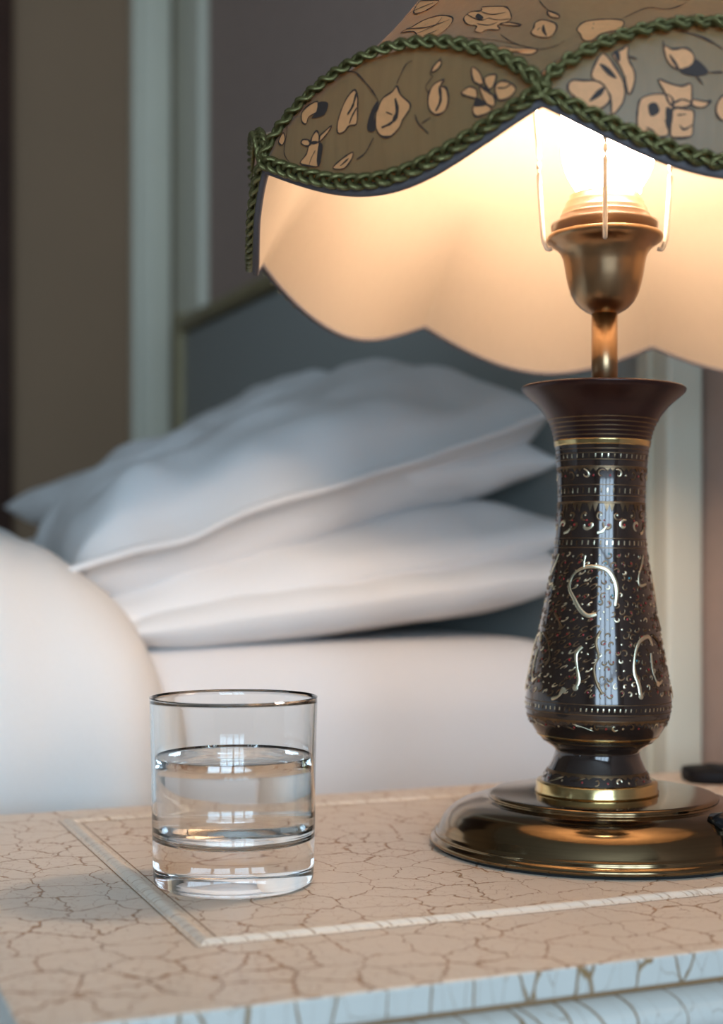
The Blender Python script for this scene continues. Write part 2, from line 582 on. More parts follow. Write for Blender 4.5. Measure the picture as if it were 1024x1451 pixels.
for z0, z1 in ((-0.5, 0.28), (0.36, 1.38)):
    obj_box('door_panel', (0.33, 0.95, S_BACK - 0.045, S_BACK - 0.033, z0, z1), M['wood_dark'], door, bevel=0.006)

# ------------------------------------------------------------------ the bed
ZM = CAMH - 0.059     # top of the mattress above the table top
bed_root = empty('bed', bed(1.0, 0.6, ZF), BA)
tag(bed_root, 'bed with grey upholstered headboard and cream end post', 'bed')


def bed_part(name, b, mat, bevel=0.0, seg=2):
    """boxes in bed coordinates as children of the bed"""
    v, f = obox(*b)
    inv = bed_root_inv
    o = mesh_obj(name, [inv @ p for p in v], f, mat, bed_root, smooth=False)
    if bevel:
        md = o.modifiers.new('bevel', 'BEVEL'); md.width = bevel; md.segments = seg
        for p in o.data.polygons: p.use_smooth = True
    return o


bed_root_inv = (Matrix.Translation(bed_root.location) @ Matrix.Rotation(BA, 4, 'Z')).inverted()
HB_Z = CAMH + 0.352
bed_part('headboard', (-0.034, -0.004, 0.035, 1.20, ZF + 0.25, HB_Z), M['headboard_fabric'], 0.012, 3)
bed_part('headboard_rail', (-0.034, 0.006, 0.035, 1.20, HB_Z, HB_Z + 0.022), M['rail_gilt'], 0.008, 3)
bed_part('headboard_post', (-0.034, 0.004, 1.20, 1.225, ZF, HB_Z + 0.03), M['rail_gilt'], 0.006, 3)
pst = bed_part('headboard_post', (-0.034, 0.0, 0.0, 0.037, ZF, HB_Z + 0.05), M['cream_paint'], 0.004, 3)
v, f = obox(-0.004, 0.004, 0.020, 0.034, ZF, HB_Z + 0.05)
o = mesh_obj('post_bead', [bed_root_inv @ p for p in v], f, M['cream_paint'], pst, smooth=False)
bed_part('divan_base', (0.02, 2.02, 0.08, 1.17, ZF + 0.12, ZM - 0.26), M['headboard_fabric'], 0.02, 3)
for tt in (0.10, 1.92):
    for ss in (0.16, 1.09):
        bed_part('leg', (tt - 0.03, tt + 0.03, ss - 0.03, ss + 0.03, ZF, ZF + 0.12), M['wood_dark'], 0.004)


def rounded_slab(name, t0, t1, s0, s1, z0, z1, rad, mat, amp=0.0):
    """mattress-like block with soft edges, in world coordinates"""
    bm = bmesh.new()
    v, f = obox(t0, t1, s0, s1, z0, z1)
    vs = [bm.verts.new(p) for p in v]
    for q in f: bm.faces.new([vs[i] for i in q])
    bmesh.ops.recalc_face_normals(bm, faces=bm.faces)
    bmesh.ops.bevel(bm, geom=list(bm.edges), offset=rad, segments=5, affect='EDGES', profile=0.5)
    me = bpy.data.meshes.new(name); bm.to_mesh(me); bm.free()
    for p in me.polygons: p.use_smooth = True
    me.materials.append(mat)
    o = bpy.data.objects.new(name, me); COL.objects.link(o)
    return o


mat_o = rounded_slab('mattress', 0.015, 2.0, 0.055, 1.18, ZM - 0.26, ZM, 0.055, M['sheet_white'])
tag(mat_o, 'mattress under a smooth white fitted sheet, below the pillows', 'mattress')


def pillow(name, corners, T, mat, label, seed, pinch=0.07, wr=0.006, sag=0.0, flange=0.0, p=2.4, nu=56, nv=44):
    """corners: head-near, foot-near, foot-far, head-far in (t, s, z); T half thickness"""
    random.seed(seed)
    c = [bed(*q) for q in corners]
    ctr = (c[0] + c[1] + c[2] + c[3]) / 4
    nrm = ((c[1] - c[0]).cross(c[3] - c[0])).normalized()
    if nrm.z < 0: nrm = -nrm
    off = Vector((seed * 3.1, seed * 1.7, 0))
    top, bot = [], []
    for j in range(nv):
        for i in range(nu):
            u = -1 + 2 * i / (nu - 1); w = -1 + 2 * j / (nv - 1)
            # concentrate samples at the edges
            u = math.sin(u * PI / 2) * 0.55 + u * 0.45; w = math.sin(w * PI / 2) * 0.55 + w * 0.45
            uu = u * (1 - pinch * (1 - w * w)); ww = w * (1 - pinch * (1 - u * u))
            a = (1 + uu) / 2; b_ = (1 + ww) / 2
            m = c[0] * (1 - a) * (1 - b_) + c[1] * a * (1 - b_) + c[2] * a * b_ + c[3] * (1 - a) * b_
            fl = 1 - flange
            ru = min(1, abs(u) / fl); rw = min(1, abs(w) / fl)
            h = T * math.sqrt(max(0, (1 - ru ** p))) ** 1.0 * math.sqrt(max(0, (1 - rw ** p)))
            h = max(h, 0.0025 if flange else 0.0008)
            edge = max(abs(u), abs(w))
            q = m * 9 + off
            nz = noise.noise(q) * 0.6 + noise.noise(q * 2.3) * 0.4
            # creases fanning from the seams
            cre = math.sin(18 * (a + 0.7 * noise.noise(m * 4 + off))) * max(0, edge - 0.45) * 0.5
            d = wr * (nz + cre) * (1 if edge < 0.97 else 0.5)
            m = m + nrm * (d * 0.8 - sag * (1 - u * u) * (1 - w * w))
            top.append(m + nrm * (h + d * (h / T)))
            bot.append(m - nrm * h)
    V = top + bot
    F = grid_faces(nu, nv) + [q[::-1] for q in grid_faces(nu, nv, nu * nv)]
    N = nu * nv
    ring = [i for i in range(nu)] + [j * nu + nu - 1 for j in range(1, nv)] + [(nv - 1) * nu + i for i in range(nu - 2, -1, -1)] + [j * nu for j in range(nv - 2, 0, -1)]
    for k in range(len(ring)):
        a, b2 = ring[k], ring[(k + 1) % len(ring)]
        F.append((a, b2, b2 + N, a + N))
    o = mesh_obj(name, V, F, mat)
    return tag(o, label, 'pillow', 'white pillows stacked at the headboard')


Z = CAMH
pillow('pillow', [(0.016, 0.070, Z - 0.004), (0.40, 0.070, Z - 0.048), (0.41, 0.72, Z - 0.03), (0.02, 0.72, Z - 0.008)], 0.036, M['linen_white'],
       'white pillow lying flat on the sheet, lowest of the stack', 1, pinch=0.02, p=4.5)
pillow('pillow', [(0.012, 0.085, Z + 0.028), (0.43, 0.085, Z - 0.047), (0.44, 0.74, Z - 0.02), (0.012, 0.74, Z + 0.04)], 0.046, M['linen_white'],
       'plump white pillow resting directly on the lowest pillow', 2, pinch=0.02, p=3.6)
pillow('pillow', [(0.018, 0.12, Z + 0.086), (0.33, 0.11, Z + 0.052), (0.35, 0.76, Z + 0.065), (0.018, 0.76, Z + 0.10)], 0.032, M['linen_white'],
       'white pillow mostly covered by the slanting topmost pillow', 3, pinch=0.02, p=6)
pillow('pillow', [(0.012, 0.11, Z + 0.128), (0.445, 0.075, Z - 0.008), (0.365, 0.64, Z - 0.030), (0.0, 0.74, Z + 0.192)], 0.066, M['linen_white'],
       'large white pillow on top of the stack, slanting down with pointed corners', 4, pinch=0.02, wr=0.014, flange=0.05, p=5)


def duvet():
    """thick quilt over the bed from the pillows to the foot, hanging over the near side"""
    t0, t1 = 0.375, 2.06
    # cross-section: far side over the top, round the near edge, hanging down
    sec = []
    s_far, s_near, rr = 1.16, 0.055, 0.07
    for k in range(30):
        s = s_far + (s_near + rr - s_far) * k / 29
        sec.append((s, ZM, 0.0, 1.0))
    for k in range(1, 11):
        a = PI / 2 * k / 10
        sec.append((s_near + rr - rr * math.sin(a), ZM - rr + rr * math.cos(a), -math.sin(a), math.cos(a)))
    for k in range(1, 22):
        sec.append((s_near, ZM - rr - 0.34 * k / 21, -1.0, 0.0))
    nt_ = 90
    V, n = [], len(sec)
    for layer in (1, 0):
        for j in range(nt_):
            fr = (j / (nt_ - 1))
            t = t0 + (t1 - t0) * (fr ** 1.6)
            e = min(1.0, (t - t0) / 0.10)
            rnd = math.sqrt(max(0, 1 - (1 - e) ** 2))
            for k, (s, z, ns, nz) in enumerate(sec):
                hang = max(0, (ZM - z) / 0.4)
                th = 0.072 * rnd * (1 - 0.55 * min(1, hang * 2.2))
                wv = noise.noise(Vector((t * 6, s * 4, z * 3 + 7))) * 0.020 + noise.noise(Vector((t * 17 + z * 5, s * 8, z * 5))) * 0.018
                fold = 0.010 * math.sin(t * 52 + z * 16 + 3 * noise.noise(Vector((t * 3, z * 2, 1)))) * min(1, hang * 3)
                d = (0.004 + th + (wv + fold) * rnd) if layer else 0.004
                slant = -0.05 * hang * (1 - fr) + 0.03 * math.sin(s * 6)
                V.append(bed(t + slant * (1 - fr), s + ns * d, z + nz * d))
    F = grid_faces(n, nt_) + [q[::-1] for q in grid_faces(n, nt_, n * nt_)]
    N = n * nt_
    ring = list(range(n)) + [j * n + n - 1 for j in range(1, nt_)] + [(nt_ - 1) * n + i for i in range(n - 2, -1, -1)] + [j * n for j in range(nt_ - 2, 0, -1)]
    for k in range(len(ring)):
        a, b2 = ring[k], ring[(k + 1) % len(ring)]
        F.append((a, b2, b2 + N, a + N))
    o = mesh_obj('duvet', V, F, M['duvet_white'])
    tag(o, 'thick white duvet folded down below the pillows, hanging over the bed side', 'duvet')


duvet()

# ------------------------------------------------------------------ the bedside table
TW0, TW1, TD0, TD1 = -0.083, 0.437, -0.080, 0.313
table = empty('bedside_table', tab((TW0 + TW1) / 2, (TD0 + TD1) / 2, -TZ), TA)
tag(table, 'cream bedside table with brown crackle paint and moulded edge', 'table')
HX, HY = (TW1 - TW0) / 2, (TD1 - TD0) / 2
CX, CY = (TW1 + TW0) / 2, (TD1 + TD0) / 2


def rim_profile(name, prof, mat, hx, hy, parent):
    """sweep a profile of (inset outward, z) round a rectangle with mitred corners"""
    V, F = [], []
    n = len(prof)
    for q in range(4):
        sx, sy = ((-1, -1), (1, -1), (1, 1), (-1, 1))[q]
        for d, z in prof:
            V.append((sx * (hx + d), sy * (hy + d), z))
    for q in range(4):
        q2 = (q + 1) % 4
        for k in range(n - 1):
            F.append((q * n + k, q2 * n + k, q2 * n + k + 1, q * n + k + 1))
    o = mesh_obj(name, V, F, mat, parent)
    return o


# top board with a flat fascia, a dark groove and a rounded moulding under it
top = boxes('table_top', [(-HX, HX, -HY, HY, TZ - 0.0105, TZ)], [M['table_paint'], M['edge_paint']], table)
for p in top.data.polygons:
    if abs(p.normal.z) < 0.5: p.material_index = 1
md = top.modifiers.new('bevel', 'BEVEL'); md.width = 0.0012; md.segments = 2
rim_profile('groove', [(-0.02, TZ - 0.0103), (-0.0022, TZ - 0.0103), (-0.0022, TZ - 0.0125), (-0.02, TZ - 0.0125)], M['groove_paint'], HX, HY, table)
bead = [(-0.03, TZ - 0.0122)] + [(-0.011 + 0.0125 * math.sin(a), TZ - 0.0242 + 0.012 * math.cos(a)) for a in [PI * k / 14 for k in range(15)]] + [(-0.03, TZ - 0.0362)]
rim_profile('edge_moulding', bead, M['edge_paint'], HX, HY, table)
cove = [(-0.016, TZ - 0.036), (-0.016, TZ - 0.040)] + [(-0.016 - 0.014 * math.sin(a), TZ - 0.054 + 0.014 * math.cos(a)) for a in [PI / 2 * k / 8 for k in range(9)]]
rim_profile('cove_moulding', cove, M['edge_paint'], HX, HY, table)
boxes('apron', [(-HX + 0.03, HX - 0.03, -HY + 0.03, HY - 0.03, TZ - 0.20, TZ - 0.034)], M['edge_paint'], table, 0.002)
dr = boxes('drawer_front', [(-HX + 0.07, HX - 0.07, -HY + 0.022, -HY + 0.031, TZ - 0.18, TZ - 0.065)], M['edge_paint'], table, 0.003)
lathe('knob', [(0, 0.0), (0.006, 0.0), (0.006, 0.012), (0.013, 0.018), (0.014, 0.024), (0.009, 0.030), (0, 0.031)], M['brass_bright'], dr, 24).matrix_local = Matrix.Translation((0, -HY + 0.0225, TZ - 0.122)) @ Matrix.Rotation(R(90), 4, 'X')
for sx in (-1, 1):
    for sy in (-1, 1):
        v, f = [], []
        prof = [(0.024, TZ - 0.19), (0.024, TZ - 0.22), (0.020, TZ - 0.40), (0.014, 0.02), (0.017, 0.0)]
        for w, z in prof:
            v += [(-w, -w, z), (w, -w, z), (w, w, z), (-w, w, z)]
        for k in range(len(prof) - 1):
            for e in range(4): f.append((k * 4 + e, k * 4 + (e + 1) % 4, k * 4 + 4 + (e + 1) % 4, k * 4 + 4 + e))
        f += [(3, 2, 1, 0), tuple(len(v) - 4 + e for e in range(4))]
        v = [(x + sx * (HX - 0.055), y + sy * (HY - 0.055), z) for x, y, z in v]
        mesh_obj('leg', v, f, M['edge_paint'], table, smooth=False)

# raised bead framing the top: four mitred strips, each a half-round between two thin grooves
IX0, IX1, IY0, IY1 = -0.0018 - CX, 0.354 - CX, -CY, 0.275 - CY
strip_prof = [(-0.0052, 0.0), (-0.0046, 0.0006), (-0.0036, 0.0001), (-0.003, 0.0003), (-0.0022, 0.0013), (-0.001, 0.0019), (0.0, 0.0021), (0.001, 0.0019), (0.0022, 0.0013), (0.003, 0.0003), (0.0036, 0.0001), (0.0046, 0.0006), (0.0052, 0.0)]


def strip(a, b, inward):
    """a, b corners (local); mitred at 45 degrees"""
    V, F = [], []
    d = (Vector(b) - Vector(a)).normalized()
    nrm = Vector((-d.y, d.x)) * inward
    for p, sg in ((Vector(a), 1), (Vector(b), -1)):
        for off, z in strip_prof:
            q = p + nrm * off + d * (off * sg)
            V.append((q.x, q.y, TZ - 0.0002 + z))
    n = len(strip_prof)
    for k in range(n - 1): F.append((k, n + k, n + k + 1, k + 1))
    mesh_obj('bead_strip', V, F, M['bead_paint'], table)
    for side in (-1, 1):
        gV = []
        for p, sg in ((Vector(a), 1), (Vector(b), -1)):
            for off in (side * 0.0052, side * 0.0058):
                q = p + nrm * off + d * (off * sg)
                gV.append((q.x, q.y, TZ + 0.00012))
        mesh_obj('bead_groove', gV, [(0, 1, 3, 2)], M['groove_paint'], table)


cs = [(IX0, IY0), (IX1, IY0), (IX1, IY1), (IX0, IY1)]
for k in range(4):
    strip(cs[k], cs[(k + 1) % 4], 1)

# ------------------------------------------------------------------ the glass of water
GX, GY, GR = -0.0570, 0.646, 0.0375
g_prof = [(0, 0.0016), (0.022, 0.0014), (0.0300, 0.0004), (0.0335, 0.0), (0.0350, 0.0012), (0.0356, 0.004),
          (0.0361, 0.020), (0.0363, 0.030), (0.0366, 0.055), (0.0373, 0.0805), (0.03735, 0.0822), (0.03705, 0.0830), (0.0366, 0.0829), (0.0362, 0.0820), (0.0360, 0.0805),
          (0.0350, 0.052), (0.0347, 0.0290), (0.0338, 0.0235), (0.0312, 0.0205), (0.0260, 0.0192), (0.014, 0.0188), (0, 0.0187)]
g_prof = catmull(g_prof, 3)
g_prof = [(max(0, r), z) for r, z in g_prof]
g_prof[0] = (0, g_prof[0][1]); g_prof[-1] = (0, g_prof[-1][1])
glass = lathe('drinking_glass', g_prof, M['glass'], n=128, loc=(GX, GY, TZ + 0.0002))
tag(glass, 'clear straight-sided tumbler with thick base standing on the table', 'glass')
WZ = 0.0562


def inner_r(z):
    pts = [(0.0187, 0.0), (0.0188, 0.014), (0.0192, 0.026), (0.0205, 0.0312), (0.0235, 0.0338), (0.0290, 0.0347), (0.052, 0.0350), (0.0805, 0.0360)]
    for (z0, r0), (z1, r1) in zip(pts, pts[1:]):
        if z <= z1: return r0 + (r1 - r0) * (z - z0) / (z1 - z0)
    return pts[-1][1]


ov = -0.0001
w_prof = [(0, 0.0187 - ov), (0.014, 0.0188 - ov), (0.026, 0.0192 - ov), (0.0314, 0.0205 - ov), (0.0340, 0.0233), (0.03495, 0.0290)]
w_prof += [(inner_r(z) + ov, z) for z in (0.034, 0.042, 0.050, WZ + 0.0007)]
w_prof += [(inner_r(WZ) - 0.0002, WZ + 0.0005), (inner_r(WZ) - 0.0007, WZ + 0.0001), (inner_r(WZ) - 0.0016, WZ), (0.02, WZ - 0.0001), (0, WZ - 0.0001)]
water = lathe('water', w_prof, M['water'], n=128, loc=(GX, GY, TZ + 0.0002))
tag(water, 'still clear water filling the tumbler a little over halfway', 'water')

# ------------------------------------------------------------------ the lamp
LX, LY = 0.1224, 0.736
PXM = LY / FPX       # metres per photo pixel at the lamp's distance


def zpx(y): return CAMH + (HORIZON - y) * PXM


lamp = empty('table_lamp', (LX, LY, TZ))
tag(lamp, 'lit table lamp with engraved dark vase body, brass foot and scalloped shade', 'lamp')

# foot
base_prof = [(0, 0.0012), (0.0850, 0.0012), (0.0868, 0.0016), (0.0876, 0.0028), (0.0870, 0.0042), (0.0855, 0.0048), (0.0848, 0.0054),
             (0.0851, 0.0062), (0.0846, 0.0071), (0.0838, 0.0076), (0.0834, 0.0084), (0.0823, 0.0110), (0.0802, 0.0143), (0.0770, 0.0175), (0.0725, 0.0201), (0.0670, 0.0218),
             (0.0612, 0.0227), (0.0578, 0.0231), (0.0574, 0.0236), (0.0578, 0.0244), (0.0576, 0.0254), (0.0566, 0.0260), (0.0552, 0.0262), (0.030, 0.0264), (0, 0.0264)]
foot = lathe('lamp_foot', base_prof, M['brass_base'], lamp, 160)
lathe('felt_pad', [(0, 0), (0.0850, 0), (0.0850, 0.0014), (0, 0.0014)], M['felt_black'], foot, 96)
# collar, vase, stem, cup
VOX = -0.0029
vase_root = None
vase_px = [(1113, 79), (1108, 79.5), (1100, 76), (1085, 68), (1072, 62), (1064, 60), (1060, 62), (1056, 67), (1050, 76), (1040, 86), (1030, 93), (1020, 98.5), (1010, 102), (1000, 103.5), (988, 103.5), (975, 102),
           (960, 99.5), (940, 95.5), (920, 91.5), (900, 87.5), (880, 83.5), (860, 79.5), (840, 75.8), (820, 72.2), (800, 69), (780, 66.3), (760, 64.3), (740, 63), (720, 62.3), (700, 62.3), (680, 63), (660, 64.3), (645, 65.6),
           (632, 67.2), (620, 69.5), (608, 73), (598, 77.5), (588, 84), (578, 92), (570, 100), (562, 109.5), (557, 115), (553, 117.2), (551, 117), (549.5, 115)]
VASE = [(r * PXM * 0.985, zpx(y)) for y, r in vase_px]
vase_dense = catmull(VASE, 3)
vase_dense = [(r, z) for r, z in vase_dense]
ZB, ZT = VASE[0][1], VASE[-1][1]
full = [(0, ZB)] + vase_dense + [(0.030, ZT - 0.006), (0.012, ZT - 0.010), (0, ZT - 0.010)]
vase = lathe('vase_body', full, [M['lacquer'], M['lacquer_red']], lamp, 144, loc=(VOX, 0, 0))
for p in vase.data.polygons:
    if p.center.z > zpx(626): p.material_index = 1
vase.matrix_local = Matrix.Translation((VOX, 0, ZB)) @ Matrix.Rotation(R(0.95), 4, 'Y') @ Matrix.Translation((0, 0, -ZB))
col_prof = [(0.0, 0.0262), (0.0310, 0.0262), (0.0312, 0.0275), (0.0306, 0.0285), (0.0306, 0.0318), (0.0300, 0.0326), (0, 0.0326)]
lathe('brass_collar', col_prof, M['brass_bright'], lamp, 128, loc=(VOX, 0, 0))


def vase_r(z):
    for (r0, z0), (r1, z1) in zip(vase_dense, vase_dense[1:]):
        if z0 <= z <= z1: return r0 + (r1 - r0) * (z - z0) / max(1e-9, z1 - z0)
    return vase_dense[-1][0]


def vase_pt(th, z, d):
    """th = 0 faces the camera, grows to the right"""
    r = vase_r(z) + d
    th = th + LAMP_VIEW
    return Vector((r * math.sin(th), -r * math.cos(th), z))


LAMP_VIEW = -math.atan2(LX, LY)


def vband(y0, y1, d, mat, name='engraved_band', n=144):
    prof = []
    z0, z1 = zpx(y0), zpx(y1)
    k = 5
    prof = [(vase_r(z0) - 0.0004, z0)] + [(vase_r(z0 + (z1 - z0) * i / k) + d, z0 + (z1 - z0) * i / k) for i in range(k + 1)] + [(vase_r(z1) - 0.0004, z1)]
    return lathe(name, prof, mat, vase, n)


vband(634, 626, 0.0004, M['brass_bright'], 'brass_ring')
for y in (597, 603, 609, 615, 621):
    vband(y + 0.8, y - 0.8, 0.0003, M['engraved_gold'], 'turned_ring')
for y in (640, 646, 655, 690, 705, 764, 777, 990, 1004):
    vband(y + 0.5, y - 0.5, 0.0002, M['engraved_gold'], 'turned_ring')
vband(1042, 1039.5, 0.0003, M['brass_bright'], 'turned_ring')
vband(1049, 1047.5, 0.0003, M['engraved_gold'], 'turned_ring')


class Decal:
    """flat engraved shapes laid on the vase: (th, z) outlines"""
    def __init__(self): self.v, self.f = [], []

    def poly(self, pts, d=0.00025):
        b = len(self.v)
        cx = sum(p[0] for p in pts) / len(pts); cy = sum(p[1] for p in pts) / len(pts)
        self.v.append(vase_pt(cx, cy, d * 1.8))
        self.v += [vase_pt(a, z, d) for a, z in pts]
        n = len(pts)
        for k in range(n): self.f.append((b, b + 1 + k, b + 1 + (k + 1) % n))

    def ribbon(self, pts, w, d=0.00025):
        """pts (x metres along, z); w list of half widths"""
        b = len(self.v); n = len(pts)
        for i, (x, z) in enumerate(pts):
            x0, z0 = pts[max(0, i - 1)]; x1, z1 = pts[min(n - 1, i + 1)]
            tx, tz = x1 - x0, z1 - z0
            l = math.hypot(tx, tz) or 1
            nx, nz = -tz / l, tx / l
            ww = w[i] if isinstance(w, (list, tuple)) else w
            for sg in (-1, 0, 1):
                xx, zz = x + nx * ww * sg, z + nz * ww * sg
                self.v.append(vase_pt(xx / vase_r(zz), zz, d * (1.9 if sg == 0 else 0.9)))
        for i in range(n - 1):
            for s in (0, 1):
                self.f.append((b + i * 3 + s, b + i * 3 + s + 1, b + i * 3 + s + 4, b + i * 3 + s + 3))

    def dot(self, x, z, r, n=7, d=0.0003, sx=1.0):
        self.poly([((x + r * sx * math.cos(2 * PI * k / n)) / vase_r(z), z + r * math.sin(2 * PI * k / n)) for k in range(n)], d)

    def build(self, name, mat):
        return mesh_obj(name, self.v, self.f, mat, vase)


def engrave():
    random.seed(11)
    gold, pale, red, blue = Decal(), Decal(), Decal(), Decal()

    def hook(D, x, z, size, ang, turn, w):
        pts, ws = [], []
        for k in range(11):
            t = k / 10
            rr = size * (1 - 0.78 * t)
            a = ang + turn * t * 4.6
            pts.append((x + rr * math.cos(a), z + rr * math.sin(a)))
            ws.append(w * (0.35 + 1.1 * math.sin(PI * min(1, t * 0.9 + 0.12))))
        D.ribbon(pts, ws)

    # rows of short upright ticks
    for y, n, hh, ww in ((650, 46, 2.6, 0.9), (698, 46, 3.4, 1.0), (770, 48, 3.0, 1.1), (997, 84, 2.2, 1.0)):
        for k in range(n):
            th = 2 * PI * k / n
            z = zpx(y); r = vase_r(z)
            D = pale if random.random() < 0.75 else gold
            D.poly([((th * r + dx * PXM) / r, z + dz * PXM) for dx, dz in ((-ww, -hh), (ww * .6, -hh), (ww, hh), (-ww * .6, hh))])
    # two friezes of arches under a gold band
    for y0, y1, n in ((667, 684, 17), (716, 758, 17), (1015, 1027, 26), (1092, 1104, 15)):
        z1, z0 = zpx(y0), zpx(y1)
        h = z1 - z0; r = vase_r((z0 + z1) / 2)
        vband(y0, y0 - 3.2, 0.00022, M['engraved_gold'])
        for k in range(n):
            th = 2 * PI * k / n; x = th * r; p = 2 * PI * r / n
            gold.poly([((x - p * 0.5) / r, z1), ((x - p * 0.18) / r, z1), ((x - p * 0.34) / r, z1 - h * 0.28)])
            gold.poly([((x + p * 0.18) / r, z1), ((x + p * 0.5) / r, z1), ((x + p * 0.34) / r, z1 - h * 0.28)])
            if h > 0.012:
                hook(gold, x, z1 - h * 0.38, p * 0.33, random.uniform(0, 6), random.choice((-1, 1)), 0.00035)
                hook(pale if k % 3 else gold, x + p * 0.45, z0 + h * 0.3, p * 0.34, random.uniform(0, 6), random.choice((-1, 1)), 0.0005)
                pale.dot(x, z1 - h * 0.38, 0.0005); red.dot(x + p * 0.45, z0 + h * 0.3, 0.0007)
                if k % 3 == 0:
                    pale.ribbon([(x - p * 0.2, z0 + h * .03), (x + p * .1, z0 + h * .08), (x + p * 0.3, z0 + h * .25)], [0.0006, 0.0009, 0.0003])
                red.dot(x + p * 0.2, z1 - h * 0.55, 0.0005)
            else:
                hook(pale if k % 3 == 1 else gold, x, (z0 + z1) / 2, h * 0.42, random.uniform(0, 6), random.choice((-1, 1)), 0.0003)
                (pale if k % 2 else red).dot(x + p * 0.5, (z0 + z1) / 2 - h * .1, 0.00055)
    # the main field: small hooks and dots everywhere
    rows = list(range(788, 986, 11))
    for ri, y in enumerate(rows):
        z = zpx(y); r = vase_r(z)
        n = int(2 * PI * r / (12.0 * PXM))
        for k in range(n):
            x = 2 * PI * r * (k + 0.5 * (ri % 2)) / n + random.uniform(-1, 1) * 1.6 * PXM
            zz = z + random.uniform(-1, 1) * 2.0 * PXM
            q = random.random()
            s = random.uniform(4.0, 6.2) * PXM
            if q < 0.62: hook(gold, x, zz, s, random.uniform(0, 6.28), random.choice((-1, 1)), 0.00028)
            elif q < 0.78: hook(pale, x, zz, s * 0.8, random.uniform(0, 6.28), random.choice((-1, 1)), 0.00030)
            if q > 0.78:
                pale.dot(x, zz, random.uniform(0.9, 1.6) * PXM)
            elif q < 0.34:
                red.dot(x + s * .3, zz, random.uniform(1.0, 1.9) * PXM)
            elif q < 0.37:
                blue.dot(x, zz + s * .3, 1.5 * PXM)
    # large pale arabesques, repeated round the vase
    for rep in range(3):
        base = rep * 2 * PI / 3
        def P(px, y):   # pixels right of the axis in the photo at radius of that height -> arc length
            z = zpx(y); r = vase_r(z)
            return ((base + math.asin(max(-0.98, min(0.98, px * PXM / r)))) * r, z)
        def stroke(pts, w, D=pale):
            mat_ = M['engraved_gold'] if D is gold else M['engraved_pale']
            D = Decal()
            c = catmull([P(*q) for q in pts], 5)
            D.ribbon(c, [w * PXM * (0.45 + 0.45 * abs(math.sin(PI * (0.12 + 0.80 * i / (len(c) - 1)) * 2.0)) ) for i in range(len(c))], 0.00045)
            D.build('arabesque', mat_)
        stroke([(-4, 868), (-16, 870), (-26, 862), (-34, 848), (-41, 832), (-36, 815), (-22, 805), (-6, 803), (10, 808), (20, 822), (23, 838), (21, 856)], 3.2)
        stroke([(-22, 805), (-21, 795), (-20, 788)], 1.6)
        stroke([(2, 890), (-4, 905), (0, 925), (-6, 940), (-2, 960), (6, 975)], 2.4, gold)
        stroke([(-22, 912), (-30, 922), (-28, 942), (-26, 958), (-30, 968)], 2.8)
        stroke([(-62, 985), (-52, 980), (-46, 968)], 2.6)
        stroke([(57, 978), (54, 962), (48, 945), (48, 925), (54, 905), (66, 898), (72, 910)], 3.0)
        stroke([(70, 920), (73, 945), (80, 962), (86, 958)], 2.2)
        stroke([(58, 786), (56, 800), (52, 815), (54, 828), (62, 826)], 2.2)
        stroke([(-60, 868), (-54, 880), (-50, 890)], 2.6, gold)
        stroke([(-72, 940), (-66, 928), (-70, 905), (-76, 895)], 2.4, gold)
        for a, y in ((-30, 968), (57, 978), (-46, 972), (80, 962)):
            x, z = P(a, y); pale.dot(x, z, 4.0 * PXM, 9, 0.00045)
    tag(gold.build('engraved_scrollwork', M['engraved_gold']), kind='stuff')
    tag(pale.build('engraved_scrollwork', M['engraved_pale']), kind='stuff')
    tag(red.build('enamel_dots', M['enamel_red']), kind='stuff')
    tag(blue.build('enamel_dots', M['enamel_blue']), kind='stuff')


engrave()

ROD = 0.0012
lathe('stem', [(0, ZT - 0.012), (0.0066, ZT - 0.012), (0.0066, zpx(441)), (0, zpx(441))], M['brass_cup'], lamp, 48, loc=(ROD, 0, 0))
cup_px = [(446, 0), (446, 14), (445, 19), (441, 27), (436, 34), (428, 41.5), (418, 47), (405, 51), (392, 54), (378, 56), (366, 58.5), (358, 62), (352, 67), (347, 74), (343, 80), (339, 82.2), (335.5, 81.5), (334, 79.5), (336, 74), (346, 62), (350, 40), (350, 0)]
cup_prof = [(r * PXM, zpx(y)) for y, r in cup_px]
lathe('socket_cup', cup_prof, M['brass_cup'], lamp, 96, loc=(ROD, 0, 0))
sock = []
for y, r in ((350, 0), (350, 60), (330, 74), (322, 75.5), (318, 75), (316.5, 70), (316, 64), (308, 63.5), (306, 62.5), (305.5, 60), (300, 60), (299.5, 59), (297, 58.5), (296, 55.5), (289, 55), (288, 53.5), (286.5, 53.3), (286, 50), (278, 49.5), (276, 47), (275, 0)):
    sock.append((r * PXM, zpx(y)))
lathe('bulb_socket', sock, M['bakelite'], lamp, 72, loc=(ROD, 0, 0))
bz = zpx(276)
bulb_prof = [(0, bz - 0.001), (0.0145, bz - 0.001), (0.0165, bz + 0.003), (0.0195, bz + 0.008), (0.0222, bz + 0.014), (0.0236, bz + 0.022), (0.0240, bz + 0.032), (0.0238, bz + 0.042), (0.0225, bz + 0.052), (0.0195, bz + 0.061), (0.0145, bz + 0.068), (0.0075, bz + 0.0725), (0, bz + 0.074)]
lathe('light_bulb', catmull(bulb_prof, 2), M['bulb'], lamp, 48, loc=(ROD + 0.002, 0, 0))

# ---- shade -------------------------------------------------------
NS = 8
SH_PH = -0.308
SHX, SHY = 0.0041, -0.0015
TILT_X, TILT_Y = -0.068, -0.085
ZN = CAMH + 0.1610       # height of the crossings of the two braids
body_pts = [(0.100, 0.215), (0.160, 0.190), (0.180, 0.176), (0.200, 0.160), (0.220, 0.142), (0.235, 0.128), (0.250, 0.116), (0.267, 0.104), (0.300, 0.090), (0.350, 0.080), (0.400, 0.075)]
UP_AMP, LO_AMP = 0.0325, 0.0220


